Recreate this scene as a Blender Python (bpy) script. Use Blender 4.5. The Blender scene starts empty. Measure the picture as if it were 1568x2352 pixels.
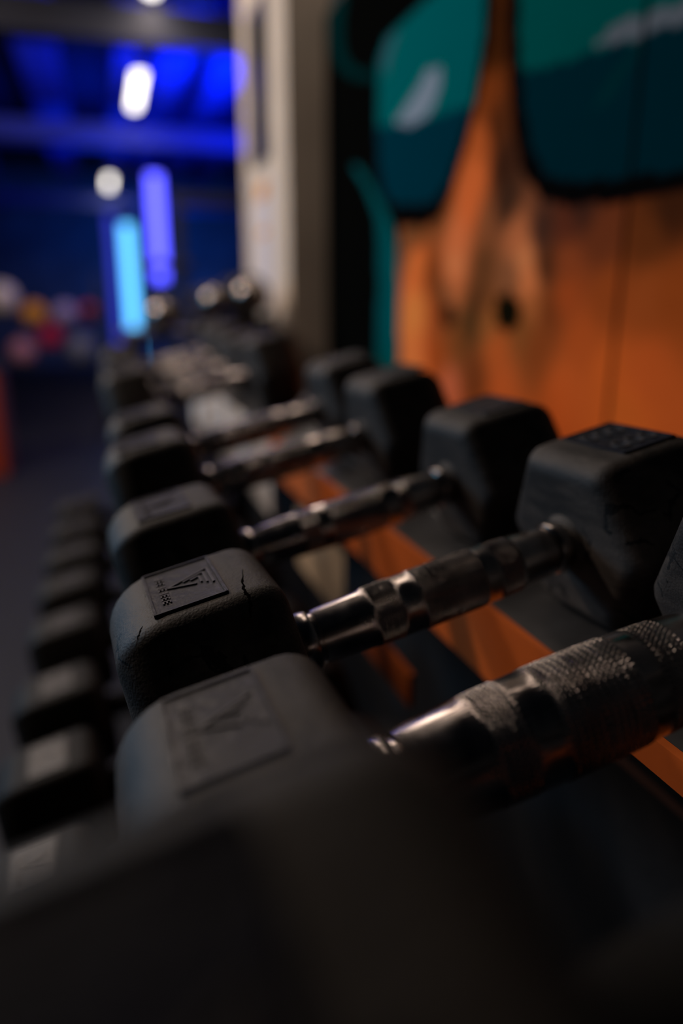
import bpy, bmesh, math, random
from mathutils import Vector, Matrix
random.seed(7)
C = bpy.context.scene.collection
SC = bpy.context.scene
PI = math.pi

# ------------------------------------------------------------------ camera, world, exposure, light
cam_data = bpy.data.cameras.new('camera')
cam_data.sensor_fit = 'HORIZONTAL'; cam_data.sensor_width = 24.0
cam_data.lens = 24.0*1700/1568
cam_data.clip_start = 0.005
cam = bpy.data.objects.new('camera', cam_data); C.objects.link(cam)
PITCH, YAW = math.radians(15.548), math.radians(17.282)
cam.rotation_euler = (PI/2-PITCH, 0, -YAW)
cam.location = (0, 0, 0)
cam_data.dof.use_dof = True
cam_data.dof.focus_distance = 0.292
cam_data.dof.aperture_fstop = 2.4
cam_data.dof.aperture_blades = 0
SC.camera = cam

SC.view_settings.view_transform = 'Standard'
SC.view_settings.look = 'None'
SC.view_settings.gamma = 1
SC.view_settings.exposure = 0.0
SC.cycles.use_denoising = True
SC.cycles.max_bounces = 8
SC.cycles.sample_clamp_indirect = 6

world = bpy.data.worlds.new('world'); SC.world = world
world.use_nodes = True
world.node_tree.nodes['Background'].inputs[0].default_value = (0.55, 0.6, 0.8, 1)
world.node_tree.nodes['Background'].inputs[1].default_value = 0.0004

def area(name, loc, aim, size, size_y, power, color):
    l = bpy.data.lights.new(name, 'AREA'); l.shape = 'RECTANGLE'
    l.size = size; l.size_y = size_y; l.energy = power; l.color = color
    o = bpy.data.objects.new(name, l); C.objects.link(o)
    o.location = loc
    o.rotation_euler = (Vector(aim)-Vector(loc)).to_track_quat('-Z', 'Y').to_euler()
    return o
WARM = (1.0, 0.80, 0.66)
# second lamp row over the aisle on the left, and the blue LED wash of the far gym
AISLE_LAMPS = [((-1.5, 1.9, 1.45), 28.0), ((-1.5, 3.4, 1.45), 42.0)]
NEAR_LAMPS = [((0.30, 1.6, 1.52), 2.2), ((0.30, 3.0, 1.52), 5.5)]
BLUE_WASH = [((0.9, 5.9, 1.0), 60.0), ((0.1, 8.6, 1.0), 30.0), ((2.0, 6.6, 1.0), 60.0)]

# ------------------------------------------------------------------ helpers
def srgb(r, g, b):
    f = lambda c: (c/255/12.92) if c/255 <= 0.04045 else ((c/255+0.055)/1.055)**2.4
    return (f(r), f(g), f(b), 1.0)

def link(name, data, parent=None):
    o = bpy.data.objects.new(name, data); C.objects.link(o)
    if parent: o.parent = parent
    return o

def tag(o, label=None, cat=None, group=None, kind=None):
    if label: o['label'] = label
    if cat: o['category'] = cat
    if group: o['group'] = group
    if kind: o['kind'] = kind
    return o

def thing(name, label, cat, loc=(0, 0, 0), group=None):
    o = link(name, None); o.location = loc
    return tag(o, label, cat, group)

def bm_mesh(name, bm, mats, smooth=False):
    bmesh.ops.recalc_face_normals(bm, faces=bm.faces)
    me = bpy.data.meshes.new(name); bm.to_mesh(me); bm.free()
    for m in (mats if isinstance(mats, (list, tuple)) else [mats]): me.materials.append(m)
    if smooth:
        me.polygons.foreach_set('use_smooth', [True]*len(me.polygons))
        me.set_sharp_from_angle(angle=math.radians(38))
    me.update()
    return me

def add_box(bm, c, s, mat=None, bevel=0):
    r = bmesh.ops.create_cube(bm, size=1.0)
    M = Matrix.Translation(Vector(c)) @ Matrix.Diagonal((s[0], s[1], s[2], 1))
    if mat is not None: M = mat @ M
    bmesh.ops.transform(bm, matrix=M, verts=r['verts'])
    if bevel > 0:
        es = list({e for v in r['verts'] for e in v.link_edges})
        bmesh.ops.bevel(bm, geom=es, offset=bevel, segments=2, affect='EDGES', profile=0.5)

def box_obj(name, c, s, m, parent=None, bevel=0):
    bm = bmesh.new(); add_box(bm, (0, 0, 0), s, None, bevel)
    o = link(name, bm_mesh(name, bm, m), parent); o.location = c
    return o

def struct(name, c, s, m):
    o = box_obj(name, c, s, m); o['kind'] = 'structure'
    return o

def add_rings(bm, rings, cap0=True, cap1=True):
    vs = [[bm.verts.new(p) for p in r] for r in rings]
    n = len(vs[0])
    for a, b in zip(vs[:-1], vs[1:]):
        for i in range(n):
            j = (i+1) % n
            bm.faces.new((a[i], a[j], b[j], b[i]))
    if cap0: bm.faces.new(vs[0][::-1])
    if cap1: bm.faces.new(vs[-1])

def add_lathe_x(bm, prof, n=48, cy=0, cz=0):
    add_rings(bm, [[(x, cy+r*math.cos(2*PI*i/n), cz+r*math.sin(2*PI*i/n)) for i in range(n)] for x, r in prof])

def add_lathe_z(bm, prof, n=40, cx=0, cy=0):
    add_rings(bm, [[(cx+r*math.cos(2*PI*i/n), cy+r*math.sin(2*PI*i/n), z) for i in range(n)] for z, r in prof])

def add_prism_y(bm, poly, y0, y1):
    add_rings(bm, [[(x, y0, z) for x, z in poly], [(x, y1, z) for x, z in poly]])

def add_tube(bm, a, b, r, n=16):
    a, b = Vector(a), Vector(b); d = (b-a).normalized()
    q = d.to_track_quat('Z', 'Y')
    add_rings(bm, [[tuple(p + q @ Vector((r*math.cos(2*PI*i/n), r*math.sin(2*PI*i/n), 0))) for i in range(n)] for p in (a, b)])

# ------------------------------------------------------------------ materials
def new_mat(name):
    m = bpy.data.materials.new(name); m.use_nodes = True
    nt = m.node_tree; return m, nt, nt.nodes['Principled BSDF']

def nd(nt, t, **kw):
    n = nt.nodes.new(t)
    for k, v in kw.items():
        if hasattr(n, k): setattr(n, k, v)
        else: n.inputs[k].default_value = v
    return n

def math_n(nt, op, a, b=None):
    n = nt.nodes.new('ShaderNodeMath'); n.operation = op
    for i, v in enumerate((a, b)):
        if v is None: continue
        if isinstance(v, (int, float)): n.inputs[i].default_value = v
        else: nt.links.new(v, n.inputs[i])
    return n.outputs[0]

def plain(name, col, rough=0.5, metal=0.0, var=0.15, scale=20, bump=0.0, spec=0.5):
    m, nt, b = new_mat(name)
    tc = nd(nt, 'ShaderNodeTexCoord')
    nz = nd(nt, 'ShaderNodeTexNoise'); nz.inputs['Scale'].default_value = scale; nz.inputs['Detail'].default_value = 6
    nt.links.new(tc.outputs['Object'], nz.inputs['Vector'])
    rp = nd(nt, 'ShaderNodeValToRGB')
    rp.color_ramp.elements[0].position = 0.3; rp.color_ramp.elements[1].position = 0.7
    rp.color_ramp.elements[0].color = tuple(c*(1-var) for c in col[:3])+(1,)
    rp.color_ramp.elements[1].color = tuple(min(1, c*(1+var)) for c in col[:3])+(1,)
    nt.links.new(nz.outputs['Fac'], rp.inputs['Fac']); nt.links.new(rp.outputs['Color'], b.inputs['Base Color'])
    b.inputs['Roughness'].default_value = rough; b.inputs['Metallic'].default_value = metal
    b.inputs['Specular IOR Level'].default_value = spec
    if bump:
        bp = nd(nt, 'ShaderNodeBump'); bp.inputs['Strength'].default_value = bump; bp.inputs['Distance'].default_value = 0.002
        nt.links.new(nz.outputs['Fac'], bp.inputs['Height']); nt.links.new(bp.outputs['Normal'], b.inputs['Normal'])
    return m

def glow(name, col, strength):
    m, nt, b = new_mat(name)
    b.inputs['Base Color'].default_value = (0.08, 0.08, 0.08, 1)
    b.inputs['Emission Color'].default_value = col
    b.inputs['Emission Strength'].default_value = strength
    return m

def rubber_mat(name, dusty=1.0, cracks=True, spec=0.36):
    """worn matt black rubber: grain, dusty scuffs and a few dry cracks"""
    m, nt, b = new_mat(name)
    L = nt.links.new
    tc = nd(nt, 'ShaderNodeTexCoord')
    n1 = nd(nt, 'ShaderNodeTexNoise'); n1.inputs['Scale'].default_value = 26; n1.inputs['Detail'].default_value = 8; n1.inputs['Roughness'].default_value = 0.65
    mp = nd(nt, 'ShaderNodeMapping'); mp.inputs['Scale'].default_value = (1, 0.35, 1.6); mp.inputs['Rotation'].default_value = (0.5, 0, 0)
    L(tc.outputs['Object'], mp.inputs['Vector']); L(mp.outputs['Vector'], n1.inputs['Vector'])
    rp = nd(nt, 'ShaderNodeValToRGB')
    e = rp.color_ramp.elements
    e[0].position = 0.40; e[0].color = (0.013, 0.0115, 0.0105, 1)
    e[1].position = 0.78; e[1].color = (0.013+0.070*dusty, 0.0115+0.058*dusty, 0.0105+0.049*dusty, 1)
    L(n1.outputs['Fac'], rp.inputs['Fac'])
    n2 = nd(nt, 'ShaderNodeTexNoise'); n2.inputs['Scale'].default_value = 900; n2.inputs['Detail'].default_value = 3
    L(tc.outputs['Object'], n2.inputs['Vector'])
    n3 = nd(nt, 'ShaderNodeTexNoise'); n3.inputs['Scale'].default_value = 70; n3.inputs['Detail'].default_value = 5
    L(tc.outputs['Object'], n3.inputs['Vector'])
    # cracks: distorted cell borders, shown only in patches
    mixv = nd(nt, 'ShaderNodeVectorMath'); mixv.operation = 'MULTIPLY_ADD'
    L(n3.outputs['Color'], mixv.inputs[0]); mixv.inputs[1].default_value = (0.02, 0.02, 0.02); L(tc.outputs['Object'], mixv.inputs[2])
    vo = nd(nt, 'ShaderNodeTexVoronoi'); vo.feature = 'DISTANCE_TO_EDGE'; vo.inputs['Scale'].default_value = 38
    L(mixv.outputs[0], vo.inputs['Vector'])
    n4 = nd(nt, 'ShaderNodeTexNoise'); n4.inputs['Scale'].default_value = 34
    L(tc.outputs['Object'], n4.inputs['Vector'])
    msk = math_n(nt, 'GREATER_THAN', n4.outputs['Fac'], 0.55 if cracks else 2.0)
    ck = math_n(nt, 'MULTIPLY', math_n(nt, 'LESS_THAN', vo.outputs['Distance'], 0.03), msk)
    mx = nd(nt, 'ShaderNodeMix'); mx.data_type = 'RGBA'
    L(ck, mx.inputs[0]); L(rp.outputs['Color'], mx.inputs[6]); mx.inputs[7].default_value = (0.004, 0.004, 0.004, 1)
    L(mx.outputs[2], b.inputs['Base Color'])
    h = math_n(nt, 'SUBTRACT', math_n(nt, 'ADD', math_n(nt, 'MULTIPLY', n2.outputs['Fac'], 0.5), math_n(nt, 'MULTIPLY', n3.outputs['Fac'], 0.8)), math_n(nt, 'MULTIPLY', ck, 2.5))
    bp = nd(nt, 'ShaderNodeBump'); bp.inputs['Strength'].default_value = 0.9; bp.inputs['Distance'].default_value = 0.0007
    L(h, bp.inputs['Height']); L(bp.outputs['Normal'], b.inputs['Normal'])
    b.inputs['Roughness'].default_value = 0.62
    b.inputs['Specular IOR Level'].default_value = spec
    return m

def chrome_mat(name, length, knurl=True, pitch=0.0019, radius=0.014):
    """dull worn chrome with bands of diamond knurling round the grip"""
    m, nt, b = new_mat(name)
    L = nt.links.new
    tc = nd(nt, 'ShaderNodeTexCoord')
    n1 = nd(nt, 'ShaderNodeTexNoise'); n1.inputs['Scale'].default_value = 60; n1.inputs['Detail'].default_value = 8
    L(tc.outputs['Object'], n1.inputs['Vector'])
    rp = nd(nt, 'ShaderNodeValToRGB')
    rp.color_ramp.elements[0].position = 0.35; rp.color_ramp.elements[0].color = (0.30, 0.26, 0.24, 1)
    rp.color_ramp.elements[1].position = 0.65; rp.color_ramp.elements[1].color = (0.56, 0.51, 0.48, 1)
    L(n1.outputs['Fac'], rp.inputs['Fac']); L(rp.outputs['Color'], b.inputs['Base Color'])
    b.inputs['Metallic'].default_value = 1.0
    ro = nd(nt, 'ShaderNodeMapRange'); ro.inputs['From Min'].default_value = 0.3; ro.inputs['From Max'].default_value = 0.7
    ro.inputs['To Min'].default_value = 0.13; ro.inputs['To Max'].default_value = 0.28
    L(n1.outputs['Fac'], ro.inputs['Value']); L(ro.outputs['Result'], b.inputs['Roughness'])
    if knurl:
        sp = nd(nt, 'ShaderNodeSeparateXYZ'); L(tc.outputs['Object'], sp.inputs[0])
        th = math_n(nt, 'ARCTAN2', sp.outputs['Z'], sp.outputs['Y'])
        n = round(2*PI*radius/pitch)
        kx = math_n(nt, 'MULTIPLY', sp.outputs['X'], 2*PI/pitch*0.62)
        kt = math_n(nt, 'MULTIPLY', th, float(n))
        s1 = math_n(nt, 'ABSOLUTE', math_n(nt, 'SINE', math_n(nt, 'MULTIPLY', math_n(nt, 'ADD', kx, kt), 0.5)))
        s2 = math_n(nt, 'ABSOLUTE', math_n(nt, 'SINE', math_n(nt, 'MULTIPLY', math_n(nt, 'SUBTRACT', kx, kt), 0.5)))
        dia = math_n(nt, 'MINIMUM', math_n(nt, 'POWER', s1, 0.8), math_n(nt, 'POWER', s2, 0.8))
        band = None
        for c0, hw in ((0.27, 0.045), (0.53, 0.15), (0.79, 0.035)):
            q = math_n(nt, 'LESS_THAN', math_n(nt, 'ABSOLUTE', math_n(nt, 'SUBTRACT', sp.outputs['X'], c0*length)), hw*length)
            band = q if band is None else math_n(nt, 'MAXIMUM', band, q)
        h = math_n(nt, 'MULTIPLY', dia, band)
        bp = nd(nt, 'ShaderNodeBump'); bp.inputs['Strength'].default_value = 0.8; bp.inputs['Distance'].default_value = 0.0007
        L(h, bp.inputs['Height']); L(bp.outputs['Normal'], b.inputs['Normal'])
    return m

M = {}
M['rubber'] = rubber_mat('worn_rubber', 0.9)
M['rubber_dusty'] = rubber_mat('dusty_rubber', 1.7)
M['rubber_shaded'] = rubber_mat('shaded_black_rubber', 0.12, False, 0.15)  # darker copy of the rubber, the lower shelf's dimness put into its colour
M['plate'] = plain('label_gloss', (0.008, 0.009, 0.018, 1), 0.42, 0, 0.5, 160, 0.35, spec=0.35)
M['emboss'] = plain('emboss_rubber', (0.055, 0.05, 0.052, 1), 0.40, 0, 0.3, 300)
M['chrome'] = chrome_mat('collar_chrome', 0.1, knurl=False)
M['chrome'].node_tree.nodes['Principled BSDF']
M['black_steel'] = plain('black_powder_coat', (0.012, 0.012, 0.013, 1), 0.5, 0, 0.3, 200, 0.1)
M['shade_black'] = plain('shaded_grip_black', (0.008, 0.008, 0.008, 1), 0.85, 0, 0.3, 200, 0.1, spec=0.12)  # black imitates the shade these grips lie in
M['grey_steel'] = plain('dark_grey_rail', (0.030, 0.031, 0.034, 1), 0.45, 0, 0.3, 60, 0.1)
M['orange_steel'] = plain('orange_enamel', srgb(214, 106, 40), 0.42, 0, 0.08, 30)
M['white_steel'] = plain('white_enamel', (0.85, 0.83, 0.83, 1), 0.45, 0, 0.08, 30)
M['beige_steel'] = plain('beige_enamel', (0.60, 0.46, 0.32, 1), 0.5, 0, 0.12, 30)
M['bare_steel'] = plain('bare_steel_edge', (0.45, 0.44, 0.43, 1), 0.35, 1, 0.2, 100)
M['floor'] = plain('speckled_rubber_floor', (0.009, 0.010, 0.015, 1), 0.6, 0, 0.5, 90, 0.1, spec=0.25)
M['wall'] = plain('dark_plaster', (0.05, 0.05, 0.05, 1), 0.8, 0, 0.2, 8, 0.1)
M['far_wall'] = plain('grey_plaster', (0.10, 0.11, 0.13, 1), 0.7, 0, 0.35, 3, 0.1)
M['pillar'] = plain('painted_concrete', (0.66, 0.56, 0.46, 1), 0.8, 0, 0.10, 5, 0.15)
M['deck'] = plain('black_ceiling_deck', (0.02, 0.022, 0.03, 1), 0.8, 0, 0.3, 4)
M['joist'] = plain('blue_lit_ceiling_joist', (0.045, 0.08, 0.27, 1), 0.6, 0, 0.15, 6)  # grey joists with the blue LED light put into their colour
M['beam'] = plain('grey_beam', (0.018, 0.022, 0.045, 1), 0.6, 0, 0.2, 6)
M['seam'] = plain('dark_seam', (0.006, 0.005, 0.005, 1), 0.9, 0, 0.2, 20, spec=0.0)
M['paper'] = plain('notice_paper', (0.62, 0.58, 0.62, 1), 0.7, 0, 0.06, 30)
M['yellow'] = plain('yellow_print', srgb(220, 150, 40), 0.6, 0, 0.1, 30)
M['glass_dark'] = plain('dark_glossy_panel', (0.008, 0.009, 0.014, 1), 0.15, 0, 0.2, 20)
M['lamp_white'] = glow('lamp_white', (1.0, 0.93, 0.85, 1), 4.5)
M['led_cyan'] = glow('led_cyan', (0.10, 0.50, 1.0, 1), 2.4)
M['led_blue'] = glow('led_blue', (0.075, 0.075, 1.0, 1), 4.0)
M['blue_lit_glow'] = glow('blue_lit_edge_glow', (0.0, 0.012, 0.55, 1), 1.0)  # emission stands in for blue light falling on a wall edge
M['housing'] = plain('lamp_housing', (0.25, 0.25, 0.27, 1), 0.5, 0, 0.1, 20)
def ball(name, c): return plain(name, c, 0.45, 0, 0.08, 20)

# ------------------------------------------------------------------ the room
FLOOR = -1.0
struct('floor', (0.0, 6.0, FLOOR-0.05), (11, 18, 0.1), M['floor'])
struct('ceiling', (0.0, 6.0, 2.15), (11, 18, 0.1), M['deck'])
struct('wall_right', (0.695, -0.185, 0.55), (0.15, 4.55, 3.1), M['wall'])
struct('wall_left', (-5.05, 6.0, 0.55), (0.1, 18, 3.1), M['far_wall'])
struct('wall_far', (0.0, 14.05, 0.55), (10.4, 0.1, 3.1), M['far_wall'])
tag(struct('wall_pillar', (0.585, 2.41, 0.55), (0.17, 0.64, 3.1), M['pillar']), kind='structure')
n = 0
for y, zc, h, w in ((4.75, 1.47, 0.17, 0.16), (7.55, 1.46, 0.16, 0.24), (12.0, 1.45, 0.16, 0.24)):
    n += 1; struct('trim_%d' % n, (0.0, y, zc), (9.9, w, h), M['joist'] if n > 1 else M['beam'])
for x, w in ((-2.2, .2), (-1.35, .2), (-0.30, .26), (0.30, .16), (0.62, .26), (1.02, .26), (1.45, .22), (2.1, .26), (3.0, .26)):
    n += 1; struct('trim_%d' % n, (x, 8.4, 1.86), (w, 7.0, 0.40), M['joist'])

# ------------------------------------------------------------------ the painted face on the wall
MURAL_X = 0.62
MURAL_POLYS = [
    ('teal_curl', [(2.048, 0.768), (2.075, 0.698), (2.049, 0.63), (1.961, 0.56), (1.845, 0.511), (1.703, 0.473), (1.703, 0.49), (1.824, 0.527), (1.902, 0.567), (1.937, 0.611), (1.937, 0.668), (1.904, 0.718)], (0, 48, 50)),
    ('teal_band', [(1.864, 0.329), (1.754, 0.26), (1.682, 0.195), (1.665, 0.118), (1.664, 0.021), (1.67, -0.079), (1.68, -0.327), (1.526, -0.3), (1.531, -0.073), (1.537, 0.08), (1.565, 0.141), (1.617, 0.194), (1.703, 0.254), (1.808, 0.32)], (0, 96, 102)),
    ('face', [(1.514, -0.298), (1.543, 0.163), (1.437, 0.164), (1.332, 0.199), (1.249, 0.304), (1.2, 0.42), (1.173, 0.511), (1.127, 0.494), (1.096, 0.312), (1.049, 0.198), (0.973, 0.152), (0.716, 0.133), (0.463, 0.117), (0.407, -0.153)], None),
    ('left_rim', [(1.709, 0.389), (1.708, 0.517), (1.652, 0.551), (1.539, 0.553), (1.388, 0.551), (1.343, 0.574), (1.168, 0.509), (1.174, 0.405), (1.204, 0.325), (1.244, 0.257), (1.289, 0.193), (1.335, 0.159), (1.407, 0.148), (1.529, 0.159), (1.617, 0.194), (1.675, 0.262)], (9, 10, 12)),
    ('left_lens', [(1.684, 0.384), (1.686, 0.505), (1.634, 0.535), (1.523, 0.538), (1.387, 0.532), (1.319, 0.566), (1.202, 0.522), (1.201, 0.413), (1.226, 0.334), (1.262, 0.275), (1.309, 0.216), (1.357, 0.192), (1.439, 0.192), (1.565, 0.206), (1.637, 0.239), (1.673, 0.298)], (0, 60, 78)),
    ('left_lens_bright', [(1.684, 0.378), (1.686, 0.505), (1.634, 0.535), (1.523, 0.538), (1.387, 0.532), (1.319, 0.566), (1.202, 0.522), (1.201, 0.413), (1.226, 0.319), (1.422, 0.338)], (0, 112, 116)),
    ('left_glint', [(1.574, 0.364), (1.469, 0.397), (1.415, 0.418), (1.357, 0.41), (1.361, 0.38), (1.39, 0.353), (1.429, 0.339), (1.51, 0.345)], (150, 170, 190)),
    ('left_glint', [(1.664, 0.497), (1.617, 0.53), (1.568, 0.526), (1.615, 0.503), (1.639, 0.465)], (70, 110, 125)),
    ('right_rim', [(1.132, 0.495), (1.116, 0.364), (1.092, 0.263), (1.056, 0.192), (0.994, 0.145), (0.927, 0.128), (0.811, 0.121), (0.671, 0.116), (0.461, 0.109), (0.492, 0.256)], (10, 11, 13)),
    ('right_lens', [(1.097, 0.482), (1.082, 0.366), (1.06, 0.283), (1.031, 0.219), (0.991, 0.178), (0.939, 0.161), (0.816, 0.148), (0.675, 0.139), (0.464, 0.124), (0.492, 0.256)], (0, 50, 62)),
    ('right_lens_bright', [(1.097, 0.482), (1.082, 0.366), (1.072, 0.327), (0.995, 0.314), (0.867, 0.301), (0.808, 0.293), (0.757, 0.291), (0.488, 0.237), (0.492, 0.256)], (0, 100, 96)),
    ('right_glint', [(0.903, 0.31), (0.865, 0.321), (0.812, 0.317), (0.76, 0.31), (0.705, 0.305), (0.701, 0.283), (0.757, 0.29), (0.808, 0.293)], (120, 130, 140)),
    ('right_streak', [(0.904, 0.231), (0.872, 0.261), (0.837, 0.28), (0.813, 0.293), (0.8, 0.291), (0.819, 0.269), (0.858, 0.241)], (0, 60, 66)),
    ('nostril', [(1.117, -0.004), (1.101, 0.019), (1.064, 0.021), (1.036, 0.001), (1.037, -0.025), (1.066, -0.04), (1.104, -0.031)], (26, 24, 12)),
    ('nostril', [(1.319, -0.015), (1.308, 0.006), (1.27, 0.001), (1.262, -0.025), (1.285, -0.041), (1.311, -0.034)], (48, 34, 20)),
]
MURAL_SKIN = [
    ((1.154, 0.387), (52, 26, 10)), ((1.169, 0.317), (105, 50, 20)), ((1.187, 0.256), (160, 78, 36)), ((1.196, 0.204), (185, 92, 45)),
    ((1.145, 0.273), (70, 36, 18)), ((1.114, 0.209), (52, 30, 20)), ((1.094, 0.155), (55, 36, 26)), ((1.223, 0.161), (190, 92, 46)),
    ((1.264, 0.117), (185, 100, 58)), ((1.271, 0.068), (205, 112, 68)), ((1.273, 0.027), (170, 95, 55)), ((1.302, 0.012), (90, 58, 36)),
    ((1.157, 0.127), (120, 70, 42)), ((1.16, 0.063), (92, 56, 32)), ((1.174, 0.006), (84, 50, 28)), ((1.203, -0.029), (70, 48, 26)),
    ((1.061, 0.101), (165, 95, 58)), ((1.032, 0.069), (200, 118, 72)), ((1.011, 0.035), (195, 110, 64)), ((1.002, -0.003), (150, 85, 45)),
    ((1.019, -0.034), (120, 70, 34)), ((1.072, 0.045), (120, 75, 48)), ((1.13, -0.027), (135, 80, 40)), ((0.974, 0.054), (70, 40, 24)),
    ((0.989, 0.103), (60, 38, 30)), ((0.958, -0.007), (110, 55, 26)), ((0.983, -0.054), (125, 62, 28)), ((1.343, 0.175), (95, 55, 30)),
    ((1.45, 0.138), (95, 58, 32)), ((1.51, 0.12), (110, 66, 40)), ((1.446, 0.087), (210, 100, 48)), ((1.439, -0.01), (228, 112, 55)),
    ((1.43, -0.128), (215, 105, 55)), ((1.365, 0.056), (110, 56, 26)), ((1.339, -0.01), (130, 64, 30)), ((1.332, -0.093), (140, 66, 28)),
    ((1.246, -0.061), (110, 62, 30)), ((1.172, -0.118), (105, 55, 28)), ((1.105, -0.069), (165, 80, 36)), ((1.079, -0.124), (170, 80, 36)),
    ((1.275, -0.149), (170, 88, 58)), ((0.931, 0.106), (84, 42, 28)), ((0.924, 0.059), (128, 62, 32)), ((0.918, 0.013), (150, 68, 30)),
    ((0.875, -0.045), (165, 76, 32)), ((0.808, -0.079), (185, 86, 34)), ((0.822, 0.012), (140, 66, 28)), ((0.845, 0.084), (100, 50, 28)),
    ((0.762, 0.077), (95, 48, 22)), ((0.751, 0.011), (145, 70, 30)), ((0.737, -0.074), (180, 82, 34)), ((0.729, 0.105), (60, 32, 18)),
    ((0.713, 0.01), (140, 66, 26)), ((0.9, -0.107), (180, 84, 36)), ((0.771, -0.131), (190, 88, 34)), ((0.9, 0.125), (58, 34, 26)),
    ((0.652, 0.01), (140, 66, 26)), ((0.63, -0.112), (180, 82, 34)), ((1.405, -0.266), (200, 100, 48)), ((1.05, -0.207), (180, 84, 36)),
    ((0.464, 0.007), (130, 60, 24))]
# seam [(0.811, 0.118), (0.799, -0.105)]

def inside(p, poly):
    y, z = p; r = False; j = len(poly)-1
    for i in range(len(poly)):
        (yi, zi), (yj, zj) = poly[i], poly[j]
        if (zi > z) != (zj > z) and y < (yj-yi)*(z-zi)/(zj-zi)+yi: r = not r
        j = i
    return r
def skin_colour(y, z):
    ws = 0; c = [0, 0, 0]
    for (py, pz), col in MURAL_SKIN:
        w = 1/(((y-py)**2+(z-pz)**2)+0.00025)**2
        ws += w
        for k in range(3): c[k] += w*col[k]
    return [v/ws for v in c]
def wall_mural():
    ny, nz = 210, 150
    y0, y1, z0, z1 = 0.50, 2.088, -0.32, 0.72
    bm = bmesh.new()
    cols = []
    grid = []
    for j in range(nz+1):
        row = []
        for i in range(ny+1):
            y = y0+(y1-y0)*i/ny; z = z0+(z1-z0)*j/nz
            row.append(bm.verts.new((0, y, z)))
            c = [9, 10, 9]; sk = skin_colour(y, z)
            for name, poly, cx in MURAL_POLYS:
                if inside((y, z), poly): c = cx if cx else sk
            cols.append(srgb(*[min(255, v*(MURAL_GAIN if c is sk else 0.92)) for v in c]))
        grid.append(row)
    for j in range(nz):
        for i in range(ny):
            bm.faces.new((grid[j][i], grid[j+1][i], grid[j+1][i+1], grid[j][i+1]))
    # board thickness behind the painted side
    ring = [grid[0][i] for i in range(ny+1)]+[grid[j][ny] for j in range(1, nz+1)]+[grid[nz][i] for i in range(ny-1, -1, -1)]+[grid[j][0] for j in range(nz-1, 0, -1)]
    back = [bm.verts.new((0.012, v.co.y, v.co.z)) for v in ring]
    for i in range(len(ring)):
        k = (i+1) % len(ring)
        bm.faces.new((ring[i], ring[k], back[k], back[i]))
    m, nt, b = new_mat('mural_paint')
    at = nd(nt, 'ShaderNodeVertexColor'); at.layer_name = 'paint'
    nz_ = nd(nt, 'ShaderNodeTexNoise'); nz_.inputs['Scale'].default_value = 30
    mx = nd(nt, 'ShaderNodeMix'); mx.data_type = 'RGBA'; mx.blend_type = 'MULTIPLY'; mx.inputs[0].default_value = 0.12
    nt.links.new(at.outputs['Color'], mx.inputs[6]); nt.links.new(nz_.outputs['Fac'], mx.inputs[7])
    nt.links.new(mx.outputs[2], b.inputs['Base Color'])
    b.inputs['Roughness'].default_value = 0.7; b.inputs['Specular IOR Level'].default_value = 0.0
    me = bm_mesh('wall_mural', bm, m)
    a = me.color_attributes.new('paint', 'FLOAT_COLOR', 'POINT')
    black = (0.01, 0.01, 0.01, 1)
    for k in range(len(me.vertices)): a.data[k].color = cols[k] if k < len(cols) else black
    o = link('wall_mural', me); o.location = (MURAL_X-0.013, 0, 0)
    tag(o, 'orange painted face in teal sunglasses on the wall behind the dumbbell rack', 'mural')
    bm = bmesh.new(); add_box(bm, (0, 0, 0), (0.002, 0.004, 1.04))
    s = link('panel_seam', bm_mesh('panel_seam', bm, M['seam']), o); s.location = (-0.0006, 0.803, 0.20)
MURAL_GAIN = 1.38
wall_mural()

# ------------------------------------------------------------------ hex dumbbells
TILT = 0.221
def hex_outline(h, a, b, inset, r, seg=6):
    """rounded hexagon in (y, z), flat on top; a = half width, b = half the top flat"""
    V = [(a, 0), (b, h), (-b, h), (-a, 0), (-b, -h), (b, -h)]
    n = 6; lines = []
    for i in range(n):
        p, q = Vector(V[i]), Vector(V[(i+1) % n]); d = (q-p).normalized(); nn = Vector((-d.y, d.x))   # inward for ccw
        lines.append((p+nn*inset, d))
    W = []
    for i in range(n):
        p, d = lines[i-1]; q, e = lines[i]
        den = d.x*e.y-d.y*e.x; t = ((q.x-p.x)*e.y-(q.y-p.y)*e.x)/den
        W.append(p+d*t)
    out = []
    for i in range(n):
        c = W[i]; d0 = (W[i-1]-c).normalized(); d1 = (W[(i+1) % n]-c).normalized()
        ang = math.acos(max(-1, min(1, d0.dot(d1)))); t = r/math.tan(ang/2)
        ctr = c+(d0+d1).normalized()*(r/math.sin(ang/2))
        p0 = c+d0*t; p1 = c+d1*t
        a0 = math.atan2(p0.y-ctr.y, p0.x-ctr.x); a1 = math.atan2(p1.y-ctr.y, p1.x-ctr.x)
        da = (a1-a0+PI) % (2*PI)-PI
        for k in range(seg+1):
            f = a0+da*k/seg
            out.append((ctr.x+r*math.cos(f), ctr.y+r*math.sin(f)))
    return out

def head_mesh(h, a, b, length, side, mat):
    """x runs from the inner face (0) to the outer end (length) times side"""
    rc = 0.20*h
    bi, bo = 0.25*h, 0.55*h       # inner and outer rim rounding
    st = []
    for k in range(7):
        t = PI/2*k/6
        st.append((bi*1.15*(1-math.cos(t)), bi*(1-math.sin(t))))
    for k in range(9):
        t = PI/2*k/8
        st.append((length-bo*(1-math.sin(t)), bo*0.8*(1-math.cos(t))))
    bm = bmesh.new()
    rings = []
    for x, ins in st:
        rings.append([(side*x, y, z) for y, z in hex_outline(h, a, b, ins, max(rc-ins*0.3, 0.003))])
    add_rings(bm, rings)
    return bm_mesh('head', bm, mat, smooth=True)

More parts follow.
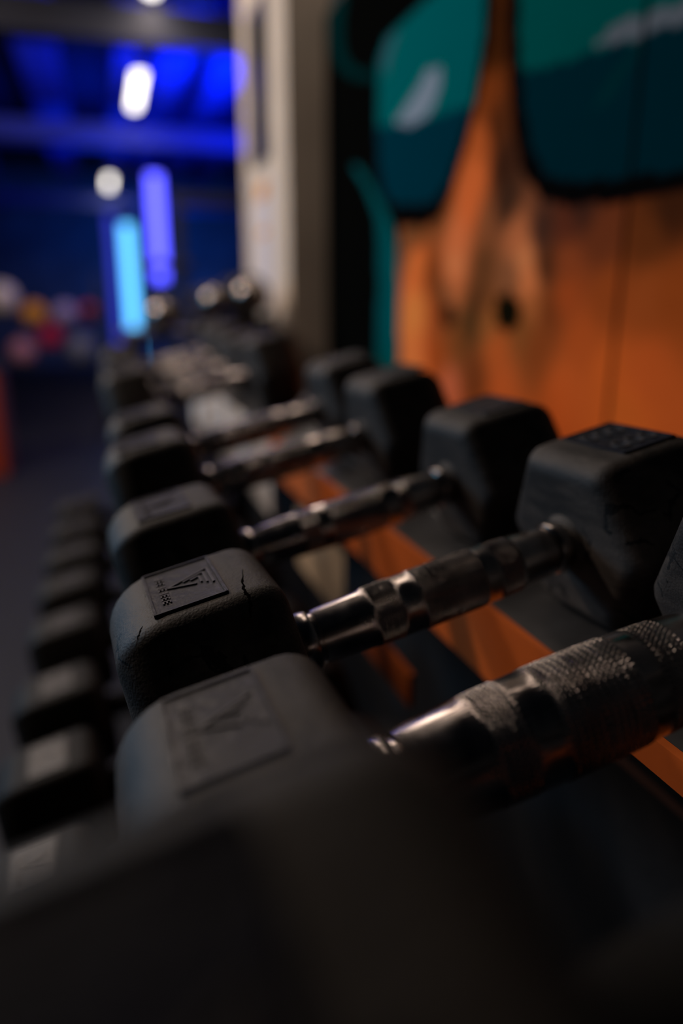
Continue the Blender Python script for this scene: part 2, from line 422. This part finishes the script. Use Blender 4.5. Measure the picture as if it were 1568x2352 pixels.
def plate_mesh(h, px0, px1, hw, side):
    bm = bmesh.new()
    w = 0.0011
    for (x0, x1, y0, y1) in ((px0, px0+w, -hw, hw), (px1-w, px1, -hw, hw), (px0, px1, -hw, -hw+w), (px0, px1, hw-w, hw)):
        add_box(bm, (side*(x0+x1)/2, (y0+y1)/2, h+0.0004), (x1-x0, y1-y0, 0.0016))
    add_box(bm, (side*(px0+px1)/2, 0, h+0.0001), (px1-px0-0.001, 2*hw-0.002, 0.0008))
    return bm_mesh('label_plate', bm, M['plate'])

def emblem_mesh(h, cx, side, s):
    """triangle of nested stripes"""
    bm = bmesh.new(); z = h+0.0008
    def bar(p, q, w):
        p, q = Vector(p), Vector(q); d = q-p
        Mx = Matrix.Translation((cx+(p.x+q.x)/2, (p.y+q.y)/2, z)) @ Matrix.Rotation(math.atan2(d.y, d.x), 4, 'Z')
        add_box(bm, (0, 0, 0), (d.length, w, 0.0007), Mx)
    A = (-0.010*s, 0.0*s); B = (0.0085*s, 0.0095*s); D = (0.0085*s, -0.0085*s)
    bar(A, B, 0.0011*s); bar(B, D, 0.0011*s)
    bar((-0.003*s, 0.0015*s), (0.0062*s, 0.0060*s), 0.0009*s); bar((0.0062*s, 0.0062*s), (0.0062*s, -0.0065*s), 0.0009*s)
    bar((0.0000*s, 0.0008*s), (0.0042*s, 0.0028*s), 0.0009*s); bar((0.0040*s, 0.0030*s), (0.0040*s, -0.0045*s), 0.0009*s)
    bar(A, (0.0020*s, -0.0045*s), 0.0010*s)
    return bm_mesh('emblem', bm, M['emboss'])

def lettering_mesh(h, cx, s, rows):
    """worn, unreadable raised characters in rows across the plate"""
    rnd = random.Random(3); bm = bmesh.new()
    for (rx, ys, ch) in rows:
        for y in ys:
            for k in range(3):
                add_box(bm, (cx+(rx+(k-1)*ch*0.36)*s, y*s, h+0.0007), (ch*0.16*s, ch*rnd.uniform(0.45, 0.75)*s, 0.0008))
            add_box(bm, (cx+rx*s, (y+rnd.choice((-1, 1))*ch*0.26)*s, h+0.0007), (ch*0.86*s, ch*0.16*s, 0.0008))
    return bm_mesh('lettering', bm, M['emboss'])

def digits_mesh(h, cx, s):
    """two lines of round raised figures, read from the aisle side"""
    bm = bmesh.new()
    def ring(x, y, rx, ry):
        n = 20; w = 0.3
        o = [[(cx+x+k*rx*math.cos(2*PI*i/n), y+k*ry*math.sin(2*PI*i/n), zz) for i in range(n)] for k, zz in ((1, h), (1, h+0.0012), (1-w, h+0.0012), (1-w, h))]
        add_rings(bm, o, False, False)
    for y, xs in ((0.011*s, (-0.008, 0.0, 0.008)), (-0.011*s, (-0.007, 0.001, 0.009))):
        for x in xs: ring(x*s, y, 0.0032*s, 0.0062*s)
    return bm_mesh('figures', bm, M['emboss'])

BANDS = ((0.22, 0.32), (0.41, 0.67), (0.74, 0.83))
cache = {}
def mesh_for(key, fn):
    if key not in cache: cache[key] = fn()
    return cache[key]

def dumbbell(label, grip_left, h=0.045, k=1.19, kt=0.66, L=0.125, gr=0.0145, hl=0.072, tilt=TILT, yaw=0.058, rub='rubber', collar=0.0136, group='hex dumbbells on the upper shelf', roll=0.0, knurl_pitch=0.0016, shaded_grip=False, carved=False):
    """grip_left: the point on the grip axis where the grip meets the left head's collar"""
    ct, st = math.cos(tilt), math.sin(tilt)
    ax0 = Vector((ct, 0, st)); nv = Vector((-st, 0, ct)); y0 = Vector((0, 1, 0))
    ax = ax0*math.cos(yaw)+y0*math.sin(yaw); yy = y0*math.cos(yaw)-ax0*math.sin(yaw)
    rot = Matrix((ax, yy, nv)).transposed()
    if roll:
        yy, nv = yy*math.cos(roll)+nv*math.sin(roll), nv*math.cos(roll)-yy*math.sin(roll)
        rot = Matrix((ax, yy, nv)).transposed()
    base = Vector(grip_left)+ax*(L/2)-nv*h
    root = thing('dumbbell', label, 'dumbbell', base, group)
    root.rotation_euler = rot.to_euler()
    a, b = h*k, h*kt; gap = 0.0125
    key = (h, k, kt, L, gr, hl, rub, shaded_grip)
    for side in (-1, 1):
        hm = mesh_for(('head', side)+key, lambda: head_mesh(h, a, b, hl, side, M[rub]))
        ho = link('head', hm, root); ho.location = (side*(L/2+gap), 0, h)
        s = h/0.045
        x0, x1 = 0.022*s, 0.052*s
        if hl < 0.06*s: x0, x1 = 0.016*s, 0.042*s
        pl = link('label_plate', mesh_for(('plate', side)+key, lambda: plate_mesh(h, x0, x1, 0.0235*s, side)), ho)
        cx = side*(x0+x1)/2
        if side < 0:
            link('emblem', mesh_for(('emb',)+key, lambda: emblem_mesh(h, cx+0.0035*s, side, s)), ho)
            link('lettering', mesh_for(('let',)+key, lambda: lettering_mesh(h, cx, s, [(-0.0085, [(-0.014+0.0035*q) for q in range(9)], 0.0040)])), ho)
        else:
            link('figures', mesh_for(('dig',)+key, lambda: digits_mesh(h, cx, s)), ho)
    # grip
    def grip():
        bm = bmesh.new(); prof = []
        prof += [(-gap-0.010, gr*0.80), (-0.002, gr*0.80), (0.0005, gr*0.80)]
        N = 40
        for i in range(N+1):
            t = i/N
            r = gr*(0.86+0.14*math.sin(PI*t)**0.8)
            if i == 0 or i == N: r -= 0.0008
            prof.append((0.001+(L-0.002)*t, r))
        prof += [(L-0.0005, gr*0.80), (L+0.002, gr*0.80), (L+gap+0.010, gr*0.80)]
        if carved:                        # cut diamond knurling, in three bands round the grip
            nt_ = round(2*PI*gr/knurl_pitch); px_ = knurl_pitch/0.8; seg = nt_*4
            xs = sorted({round(0.001+(L-0.002)*i/N, 6) for i in range(N+1)} | {round(lo*L+q*px_/5, 6) for lo, hi in BANDS for q in range(int((hi-lo)*L/px_*5)+1)})
            rad = lambda x: gr*(0.86+0.14*max(0.0, math.sin(PI*(x-0.001)/(L-0.002)))**0.8)
            rings = [[(x, r*math.cos(2*PI*i/seg), r*math.sin(2*PI*i/seg)) for i in range(seg)] for x, r in prof[:3]]
            for x in xs:
                inb = any(lo*L-1e-6 <= x <= hi*L+1e-6 for lo, hi in BANDS); r0 = rad(x); ring = []
                for i in range(seg):
                    r = r0
                    if inb:
                        u = x/px_; v = i/4
                        d = min(abs(math.sin(PI*(u+v))), abs(math.sin(PI*(u-v))))
                        r = r0-0.00036+0.00066*min(1.0, d*1.35)
                    ring.append((x, r*math.cos(2*PI*i/seg), r*math.sin(2*PI*i/seg)))
                rings.append(ring)
            rings += [[(x, r*math.cos(2*PI*i/seg), r*math.sin(2*PI*i/seg)) for i in range(seg)] for x, r in prof[-3:]]
            add_rings(bm, rings)
            return bm_mesh('grip', bm, chrome_mat('cut_knurl_chrome', L, False), smooth=True)
        add_lathe_x(bm, prof, 64)
        return bm_mesh('grip', bm, M['shade_black'] if shaded_grip else chrome_mat('knurled_chrome', L, True, knurl_pitch, gr), smooth=True)
    g = link('grip', mesh_for(('grip',)+key, grip), root); g.location = (-L/2, 0, h)
    def coll(x0):
        bm = bmesh.new()
        r = collar; w = 0.0085
        add_lathe_x(bm, [(x0, r*0.86), (x0+0.0008, r*0.97), (x0+0.002, r), (x0+w-0.002, r), (x0+w-0.0008, r*0.97), (x0+w, r*0.86)], 56)
        return bm_mesh('collar', bm, M['shade_black' if shaded_grip else 'chrome'], smooth=True)
    for side, x0 in ((0, -0.0095), (1, L+0.001)):
        link('collar', mesh_for(('col', side, L, collar, shaded_grip), lambda: coll(x0)), g)
    def boss(side):
        bm = bmesh.new()
        if side: add_lathe_x(bm, [(L+0.0085, gr*0.86), (L+0.0095, gr*0.95), (L+0.0125, gr*1.05), (L+0.0150, gr*1.35)], 48)
        else: add_lathe_x(bm, [(-0.0150, gr*1.35), (-0.0125, gr*1.05), (-0.0105, gr*0.95), (-0.0095, gr*0.86)], 48)
        return bm_mesh('socket', bm, M[rub], smooth=True)
    for side in (0, 1): link('socket', mesh_for(('boss', side)+key, lambda: boss(side)), g)
    return root

def axis_pt(x, y, dz=0.0):
    return (x, y, -0.146+0.2247*(x-0.081)+dz)
UP = 'hex dumbbells on the upper shelf'
dumbbell('big black dumbbell nearest the camera, dark and blurred', (0.068, 0.072, -0.1165), h=0.062, k=1.155, kt=0.58, L=0.135, gr=0.017, hl=0.105, yaw=0.03, collar=0.0165, roll=math.radians(22), shaded_grip=True)  # grip coloured black to imitate shade
dumbbell('black hex dumbbell with thick knurled grip behind the nearest big one', (0.0812, 0.1920, -0.1490), h=0.0453, gr=0.0198, yaw=0.029, hl=0.072, collar=0.0180, tilt=0.224, rub='rubber_dusty', knurl_pitch=0.0021, carved=True)
cracked = dumbbell('sharply focused black hex dumbbell with cracked left head and worn triangle emblem', (0.081, 0.300, -0.146), rub='rubber_dusty', collar=0.0136, knurl_pitch=0.0013, carved=True)
dumbbell('black hex dumbbell just beyond the sharply focused one, chrome collar glinting', (0.081, 0.436, -0.146))
dumbbell('fifth black dumbbell from the camera, dark right head before the orange wall', (0.080, 0.615, -0.143), h=0.050, yaw=0.03)
dumbbell('sixth black dumbbell from the camera on the upper shelf', (0.084, 0.770, -0.141), h=0.050, yaw=0.04)
dumbbell('seventh black dumbbell from the camera, square right head below the pillar', (0.078, 1.150, -0.136), h=0.057, yaw=0.02)
dumbbell('eighth black dumbbell from the camera on the upper shelf', (0.078, 1.345, -0.138), h=0.054, yaw=0.04)
dumbbell('ninth black dumbbell from the camera on the upper shelf', (0.080, 1.540, -0.132), h=0.060, yaw=0.02)
dumbbell('last and farthest black dumbbell on the upper shelf', (0.080, 1.735, -0.132), h=0.060, yaw=0.03)
CRACKS = [([(-0.0704, -0.0229), (-0.0727, -0.0256), (-0.075, -0.0295)], 0.0011),
          ([(-0.0245, -0.0036), (-0.0267, -0.0145), (-0.0287, -0.0243), (-0.0284, -0.0297), (-0.0288, -0.0377), (-0.0301, -0.0453), (-0.0305, -0.0502)], 0.0012),
          ([(-0.0466, -0.0328), (-0.0476, -0.036), (-0.048, -0.0418)], 0.0007)]
def add_cracks(root):
    from mathutils.bvhtree import BVHTree
    head = [c for c in root.children if c.name.startswith('head')][0]
    bm = bmesh.new(); bm.from_mesh(head.data); tree = BVHTree.FromBMesh(bm); bm.free()
    rnd = random.Random(5)
    for line, w in CRACKS:
        pts = []
        for (x0, y0), (x1, y1) in zip(line[:-1], line[1:]):
            for k in range(5): pts.append((x0+(x1-x0)*k/5+rnd.uniform(-.00035, .00035), y0+(y1-y0)*k/5+rnd.uniform(-.00035, .00035)))
        pts.append(line[-1])
        bm = bmesh.new(); rings = []
        for i, (x, y) in enumerate(pts):
            p, nn, _, _ = tree.find_nearest(Vector((x+0.0125, y, 0.045)))
            a = pts[max(0, i-1)]; c = pts[min(len(pts)-1, i+1)]
            d = Vector((c[0]-a[0], c[1]-a[1], 0)); d = (d-nn*d.dot(nn)).normalized(); s = nn.cross(d)
            ww = w*rnd.uniform(0.5, 1.2)*(0.25+math.sin(PI*(i+0.5)/len(pts)))*0.5
            rings.append([tuple(p+s*ww+nn*0.00002), tuple(p+nn*0.00018), tuple(p-s*ww+nn*0.00002), tuple(p-nn*0.0004)])
        add_rings(bm, rings)
        link('crack', bm_mesh('crack', bm, M['seam']), head)
add_cracks(cracked)
LOW = 'hex dumbbells on the lower shelf'
names = ['nearest black dumbbell on the lower shelf, deep in shadow',
         'second black dumbbell on the lower shelf, its label plate showing at left edge',
         'third black dumbbell on the lower shelf, plain dark top',
         'fourth black dumbbell on the lower shelf, faint label line',
         'fifth black dumbbell on the lower shelf, blurred brown top',
         'sixth black dumbbell on the lower shelf', 'seventh black dumbbell on the lower shelf', 'farthest black dumbbell on the lower shelf']
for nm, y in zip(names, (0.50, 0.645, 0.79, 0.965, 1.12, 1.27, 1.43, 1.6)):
    dumbbell(nm, (-0.017, y, -0.4325), h=0.050, hl=0.094, yaw=0.05, group=LOW, shaded_grip=True, rub='rubber_shaded')  # heads and grips darkened in colour to imitate the shelf's shade

# ------------------------------------------------------------------ the rack
rack = thing('dumbbell_rack', 'two tier black and orange steel rack carrying the rows of dumbbells', 'rack', (0.13, 0.9, FLOOR))
RY0, RY1 = -0.22, 1.86
def rail(name, poly, m, y0=RY0, y1=RY1):
    bm = bmesh.new(); add_prism_y(bm, poly, y0, y1)
    o = link(name, bm_mesh(name, bm, m), rack); o.matrix_parent_inverse = Matrix.Translation((-0.13, -0.9, -FLOOR))
    return o
def shelf_z(x, ox=0.0, oz=0.0):           # the plane the heads rest on
    return -0.1468+0.2247*(x-ox-0.081)-0.0450/math.cos(TILT)*1.0+oz
def strip(x0, x1, t, ox=0, oz=0):
    return [(x0, shelf_z(x0, ox, oz)), (x1, shelf_z(x1, ox, oz)), (x1, shelf_z(x1, ox, oz)-t), (x0, shelf_z(x0, ox, oz)-t)]
ZL = shelf_z(0.2)
rail('front_rail', strip(0.006, 0.062, 0.006), M['black_steel'])
rail('front_lip', [(0.006, shelf_z(.006)-.001), (0.010, shelf_z(.010)-.001), (0.010, shelf_z(.01)-0.05), (0.006, shelf_z(.01)-0.05)], M['black_steel'])
rail('back_rail', strip(0.2005, 0.305, 0.005), M['grey_steel'])
bm = bmesh.new()
prof = [(RY0, ZL), (0.945, ZL), (0.945, ZL-0.044), (0.31, ZL-0.044), (0.24, ZL-0.014), (RY0, ZL-0.014)]  # near end cut narrow, shade on the lip put into its shape
add_rings(bm, [[(x, y, z) for y, z in prof] for x in (0.1960, 0.2004)])
o = link('orange_lip', bm_mesh('orange_lip', bm, M['orange_steel']), rack); o.matrix_parent_inverse = Matrix.Translation((-0.13, -0.9, -FLOOR))
rail('white_lip', [(0.1960, ZL), (0.2004, ZL), (0.2004, ZL-0.11), (0.1960, ZL-0.11)], M['white_steel'], 0.95, RY1)
rail('lower_bracket', [(0.1960, ZL-0.098), (0.2004, ZL-0.098), (0.2004, ZL-0.125), (0.1960, ZL-0.125)], M['orange_steel'], 0.46, 0.60)
rail('rail_edge', [(0.2375, shelf_z(.2375)+.0002), (0.2395, shelf_z(.2395)+.0002), (0.2395, shelf_z(.2395)+.0018), (0.2375, shelf_z(.2375)+.0018)], M['bare_steel'])
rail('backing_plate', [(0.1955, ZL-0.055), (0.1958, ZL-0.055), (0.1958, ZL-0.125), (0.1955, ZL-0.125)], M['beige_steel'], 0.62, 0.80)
rail('front_rail', strip(-0.114, -0.056, 0.006, -0.118, -0.2906), M['black_steel'])
rail('back_rail', strip(0.08, 0.185, 0.005, -0.118, -0.2906), M['grey_steel'])
rail('back_panel', [(0.312, -0.30), (0.318, -0.30), (0.318, -0.62), (0.312, -0.62)], M['black_steel'])
for y in (-0.20, 1.80):
    for x, zt in ((0.03, -0.222), (0.29, -0.165)):
        o = box_obj('upright', (0, 0, 0), (0.045, 0.045, zt-FLOOR), M['black_steel'], rack)
        o.location = (x-0.13, y-0.9, (zt-FLOOR)/2)
    o = box_obj('cross_beam', (0, 0, 0), (0.40, 0.04, 0.04), M['black_steel'], rack); o.location = (-0.0, y-0.9, 0.02)
    o = box_obj('cross_beam', (0, 0, 0), (0.30, 0.04, 0.03), M['black_steel'], rack); o.location = (-0.04, y-0.9, 0.47)

# ------------------------------------------------------------------ what hangs on the pillar
t = thing('sign_panel', 'tall narrow dark glossy panel on the pale side of the pillar', 'sign', (0.500, 2.42, 0.42))
o = box_obj('panel', (-0.006, 0, 0.21), (0.010, 0.22, 0.42), M['glass_dark'], t)
t = thing('paper_notice', 'pale paper notice with yellow marks taped below the dark panel on the pillar', 'notice', (0.4985, 2.42, -0.02))
box_obj('sheet', (-0.001, 0, 0.20), (0.002, 0.30, 0.38), M['paper'], t)
box_obj('yellow_mark', (-0.0025, 0.0, 0.36), (0.001, 0.16, 0.045), M['yellow'], t)
box_obj('yellow_mark', (-0.0025, 0.0, 0.24), (0.001, 0.12, 0.02), M['yellow'], t)

# ------------------------------------------------------------------ ceiling lights
def ceiling_light(label, x, y0, y1, power, z=1.6):
    t = thing('ceiling_light', label, 'light', (x, (y0+y1)/2, z), 'strip lights along the ceiling')
    Ln = y1-y0
    box_obj('housing', (0, 0, 0.035), (0.10, Ln+0.06, 0.05), M['housing'], t, 0.008)
    bm = bmesh.new(); n = 12
    add_rings(bm, [[(0.04*math.cos(PI*i/n), yy, -0.022*math.sin(PI*i/n)+0.01) for i in range(n+1)]+[(-0.04, yy, 0.012), (0.04, yy, 0.012)] for yy in (-Ln/2, Ln/2)])
    link('diffuser', bm_mesh('diffuser', bm, M['lamp_white']), t)
    for q in (-Ln*0.35, Ln*0.35):
        bm = bmesh.new(); add_tube(bm, (0, q, 0.055), (0, q, 2.1-z), 0.006)
        link('hanger', bm_mesh('hanger', bm, M['housing']), t)
    l = area('lamp_glow', (x, (y0+y1)/2, z-0.03), (x, (y0+y1)/2, z-1), 0.08, Ln, power, WARM)
    return t
ceiling_light('strip light cut by the top of the picture, nearest of the lit row', 0.38, 3.65, 4.62, 5.0)
ceiling_light('long bright strip light in the middle of the ceiling row', 0.387, 6.1, 7.1, 5.0)
ceiling_light('small looking strip light farthest along the ceiling row', 0.22, 10.8, 11.7, 4.0)
for (p, e) in NEAR_LAMPS: area('near_lamp', p, (p[0], p[1], -1), 0.10, 1.0, e, WARM)
for (p, e) in AISLE_LAMPS: area('aisle_lamp', p, (p[0]+0.9, p[1], -1), 0.12, 1.0, e, WARM)
for (p, e) in BLUE_WASH: area('blue_wash', p, (p[0], p[1]+0.3, 3), 0.5, 0.5, e, (0.002, 0.03, 1.0))
area('teal_side_fill', (-2.2, 2.6, 0.5), (0, 0.5, -0.15), 0.7, 0.7, 18.0, (0.12, 0.55, 1.0))  # added unseen teal light that tints the left ends of the dumbbells
area('far_wall_wash', (1.2, 11.5, 0.6), (0.8, 14, 0.4), 0.5, 0.5, 30.0, (0.01, 0.16, 1.0))

# ------------------------------------------------------------------ LED tubes and far gym
def led_tube(label, name, x, y, z0, z1, w, m, back):
    t = thing(name, label, 'LED light', (x, y, FLOOR))
    box_obj('stand', (0, 0.03, (z1-FLOOR)/2), (w*0.5, 0.03, z1-FLOOR), back, t)
    box_obj('foot', (0, 0.03, 0.015), (0.25, 0.25, 0.03), M['black_steel'], t, 0.004)
    box_obj('light_strip', (0, 0, (z0+z1)/2-FLOOR), (w, 0.03, z1-z0), m, t, 0.01)
    return t
led_tube('tall cyan glowing LED strip standing beyond the far end of the rack', 'cyan_light_column', 0.215, 6.0, -0.95, 0.58, 0.085, M['led_cyan'], M['black_steel'])
led_tube('thin blue lit wall edge built as a glowing strip just left of the glowing cyan one', 'blue_lit_edge', 0.105, 6.1, -0.95, 0.66, 0.06, M['blue_lit_glow'], M['black_steel'])  # wall corner in blue light, its lit colour made by an added glowing strip
led_tube('violet blue glowing LED strip to the right of the cyan one', 'violet_light_column', 0.478, 6.6, 0.20, 1.02, 0.11, M['led_blue'], M['black_steel'])

mc = thing('cable_machine', 'black weight machine silhouetted in front of the violet light', 'gym machine', (0.62, 5.2, FLOOR))
for x in (-0.12, 0.55):
    box_obj('upright', (x, 0, 0.85), (0.07, 0.07, 1.7), M['black_steel'], mc, 0.006)
box_obj('top_beam', (0.21, 0, 1.66), (0.60, 0.07, 0.07), M['black_steel'], mc, 0.006)
box_obj('base_frame', (0.21, 0, 0.03), (0.85, 0.6, 0.06), M['black_steel'], mc, 0.006)
box_obj('pad', (-0.22, -0.02, 1.255), (0.36, 0.10, 0.05), M['black_steel'], mc, 0.02)
for i in range(9):
    box_obj('weight_plate', (0.21, 0, 0.12+0.055*i), (0.46, 0.12, 0.048), M['black_steel'], mc, 0.005)

# chrome capped dumbbells on a stand past the rack's end
st = thing('weight_stand', 'black stand past the rack end holding chrome capped dumbbells', 'stand', (0.22, 2.25, FLOOR))
box_obj('top_shelf', (0.05, 0, 0.925), (0.46, 0.36, 0.02), M['black_steel'], st, 0.004)
for x in (-0.15, 0.25):
    for y in (-0.15, 0.15):
        box_obj('leg', (x, y, 0.458), (0.04, 0.04, 0.915), M['black_steel'], st)
box_obj('riser', (0.13, 0, 0.955), (0.22, 0.30, 0.04), M['black_steel'], st, 0.004)
def round_dumbbell(label, x, y, z, r=0.05):
    t = thing('chrome_dumbbell', label, 'dumbbell', (x, y, z), 'chrome capped dumbbells on the stand')
    for s in (-1, 1):
        bm = bmesh.new()
        pr = [(s*0.07, r*0.85), (s*0.073, r), (s*0.125, r), (s*0.13, r*0.93)]
        rings = [[(rr*math.cos(2*PI*i/32), xx, r+rr*math.sin(2*PI*i/32)) for i in range(32)] for xx, rr in pr]
        add_rings(bm, rings)
        h = link('head', bm_mesh('head', bm, M['rubber'], smooth=True), t)
        bm = bmesh.new()
        pr = [(s*(0.126+0.75*r*math.sin(PI/2*q/10)), max(0.02, math.cos(PI/2*q/10))*r*0.8) for q in range(11)]
        add_rings(bm, [[(rr*math.cos(2*PI*i/32), xx, r+rr*math.sin(2*PI*i/32)) for i in range(32)] for xx, rr in pr])
        link('end_cap', bm_mesh('end_cap', bm, M['chrome'], smooth=True), h)
    bm = bmesh.new(); add_tube(bm, (0, -0.072, r), (0, 0.072, r), 0.014, 24)
    link('grip', bm_mesh('grip', bm, M['chrome'], smooth=True), t)
SH = FLOOR+0.935
round_dumbbell('chrome capped dumbbell at the left of the stand', 0.155, 2.25, SH, 0.045)
round_dumbbell('chrome capped dumbbell on the raised left side of the stand', 0.295, 2.25, FLOOR+0.975, 0.04)
round_dumbbell('chrome capped dumbbell on the raised right side of the stand', 0.395, 2.25, FLOOR+0.975, 0.055)

# coloured balls on a floor rack at the far left
br = thing('ball_rack', 'dark tube rack for exercise balls at the far left', 'rack', (-0.5, 7.05, FLOOR))
for x in (-0.48, 0.48):
    for y in (-0.16, 0.16):
        box_obj('post', (x, y, 0.62), (0.04, 0.04, 1.24), M['black_steel'], br)
def exercise_ball(label, x, z, r, m):
    bm = bmesh.new(); bmesh.ops.create_uvsphere(bm, u_segments=32, v_segments=20, radius=r)
    for k in (-0.55, 0.0, 0.55):
        rr = math.sqrt(1-k*k)*r
        bmesh.ops.create_cone(bm, cap_ends=False, segments=32, radius1=rr*1.006, radius2=rr*1.006, depth=r*0.03, matrix=Matrix.Translation((0, 0, k*r)))
    o = link('exercise_ball', bm_mesh('exercise_ball', bm, m, smooth=True)); o.location = (x, 7.05, z)
    tag(o, label, 'ball', 'exercise balls on the far rack')
def seat(r, zt): return FLOOR+zt+math.sqrt((r+0.015)**2-0.09**2)
for lb, x, r, zt, m in (('white exercise ball at the top left of the far rack', -0.80, 0.13, 0.95, ball('ball_white', srgb(225, 215, 205))),
                        ('yellow exercise ball on the far rack', -0.56, 0.10, 0.86, ball('ball_yellow', srgb(235, 160, 30))),
                        ('pale lilac exercise ball on the far rack', -0.31, 0.10, 0.86, ball('ball_lilac', srgb(170, 155, 200))),
                        ('red exercise ball at the top right of the far rack', -0.115, 0.075, 0.95, ball('ball_red', srgb(190, 40, 35))),
                        ('magenta exercise ball below the yellow one', -0.44, 0.11, 0.66, ball('ball_magenta', srgb(190, 20, 80))),
                        ('grey exercise ball on the lower tier at right', -0.20, 0.12, 0.54, ball('ball_grey', srgb(120, 125, 140))),
                        ('dusky pink exercise ball on the lower tier at left', -0.68, 0.11, 0.54, ball('ball_pink', srgb(190, 130, 150)))):
    exercise_ball(lb, x, seat(r, zt), r, m)
    for y in (-0.09, 0.09):
        bm = bmesh.new(); add_tube(bm, (x+0.5-r, y, zt), (x+0.5+r, y, zt), 0.015)
        link('shelf_rod', bm_mesh('shelf_rod', bm, M['black_steel'], smooth=True), br)
kb = thing('plyo_box', 'orange red box on the floor at the left edge of the picture', 'box', (-0.80, 5.0, FLOOR))
box_obj('body', (0, 0, 0.32), (0.34, 0.4, 0.64), ball('box_orange', srgb(130, 42, 18)), kb, 0.01)
box_obj('lid', (0, 0, 0.65), (0.36, 0.42, 0.02), M['black_steel'], kb, 0.004)
area('far_left_lamp', (-0.8, 5.6, 1.5), (-0.6, 7.0, -0.2), 0.15, 0.8, 4.0, WARM)
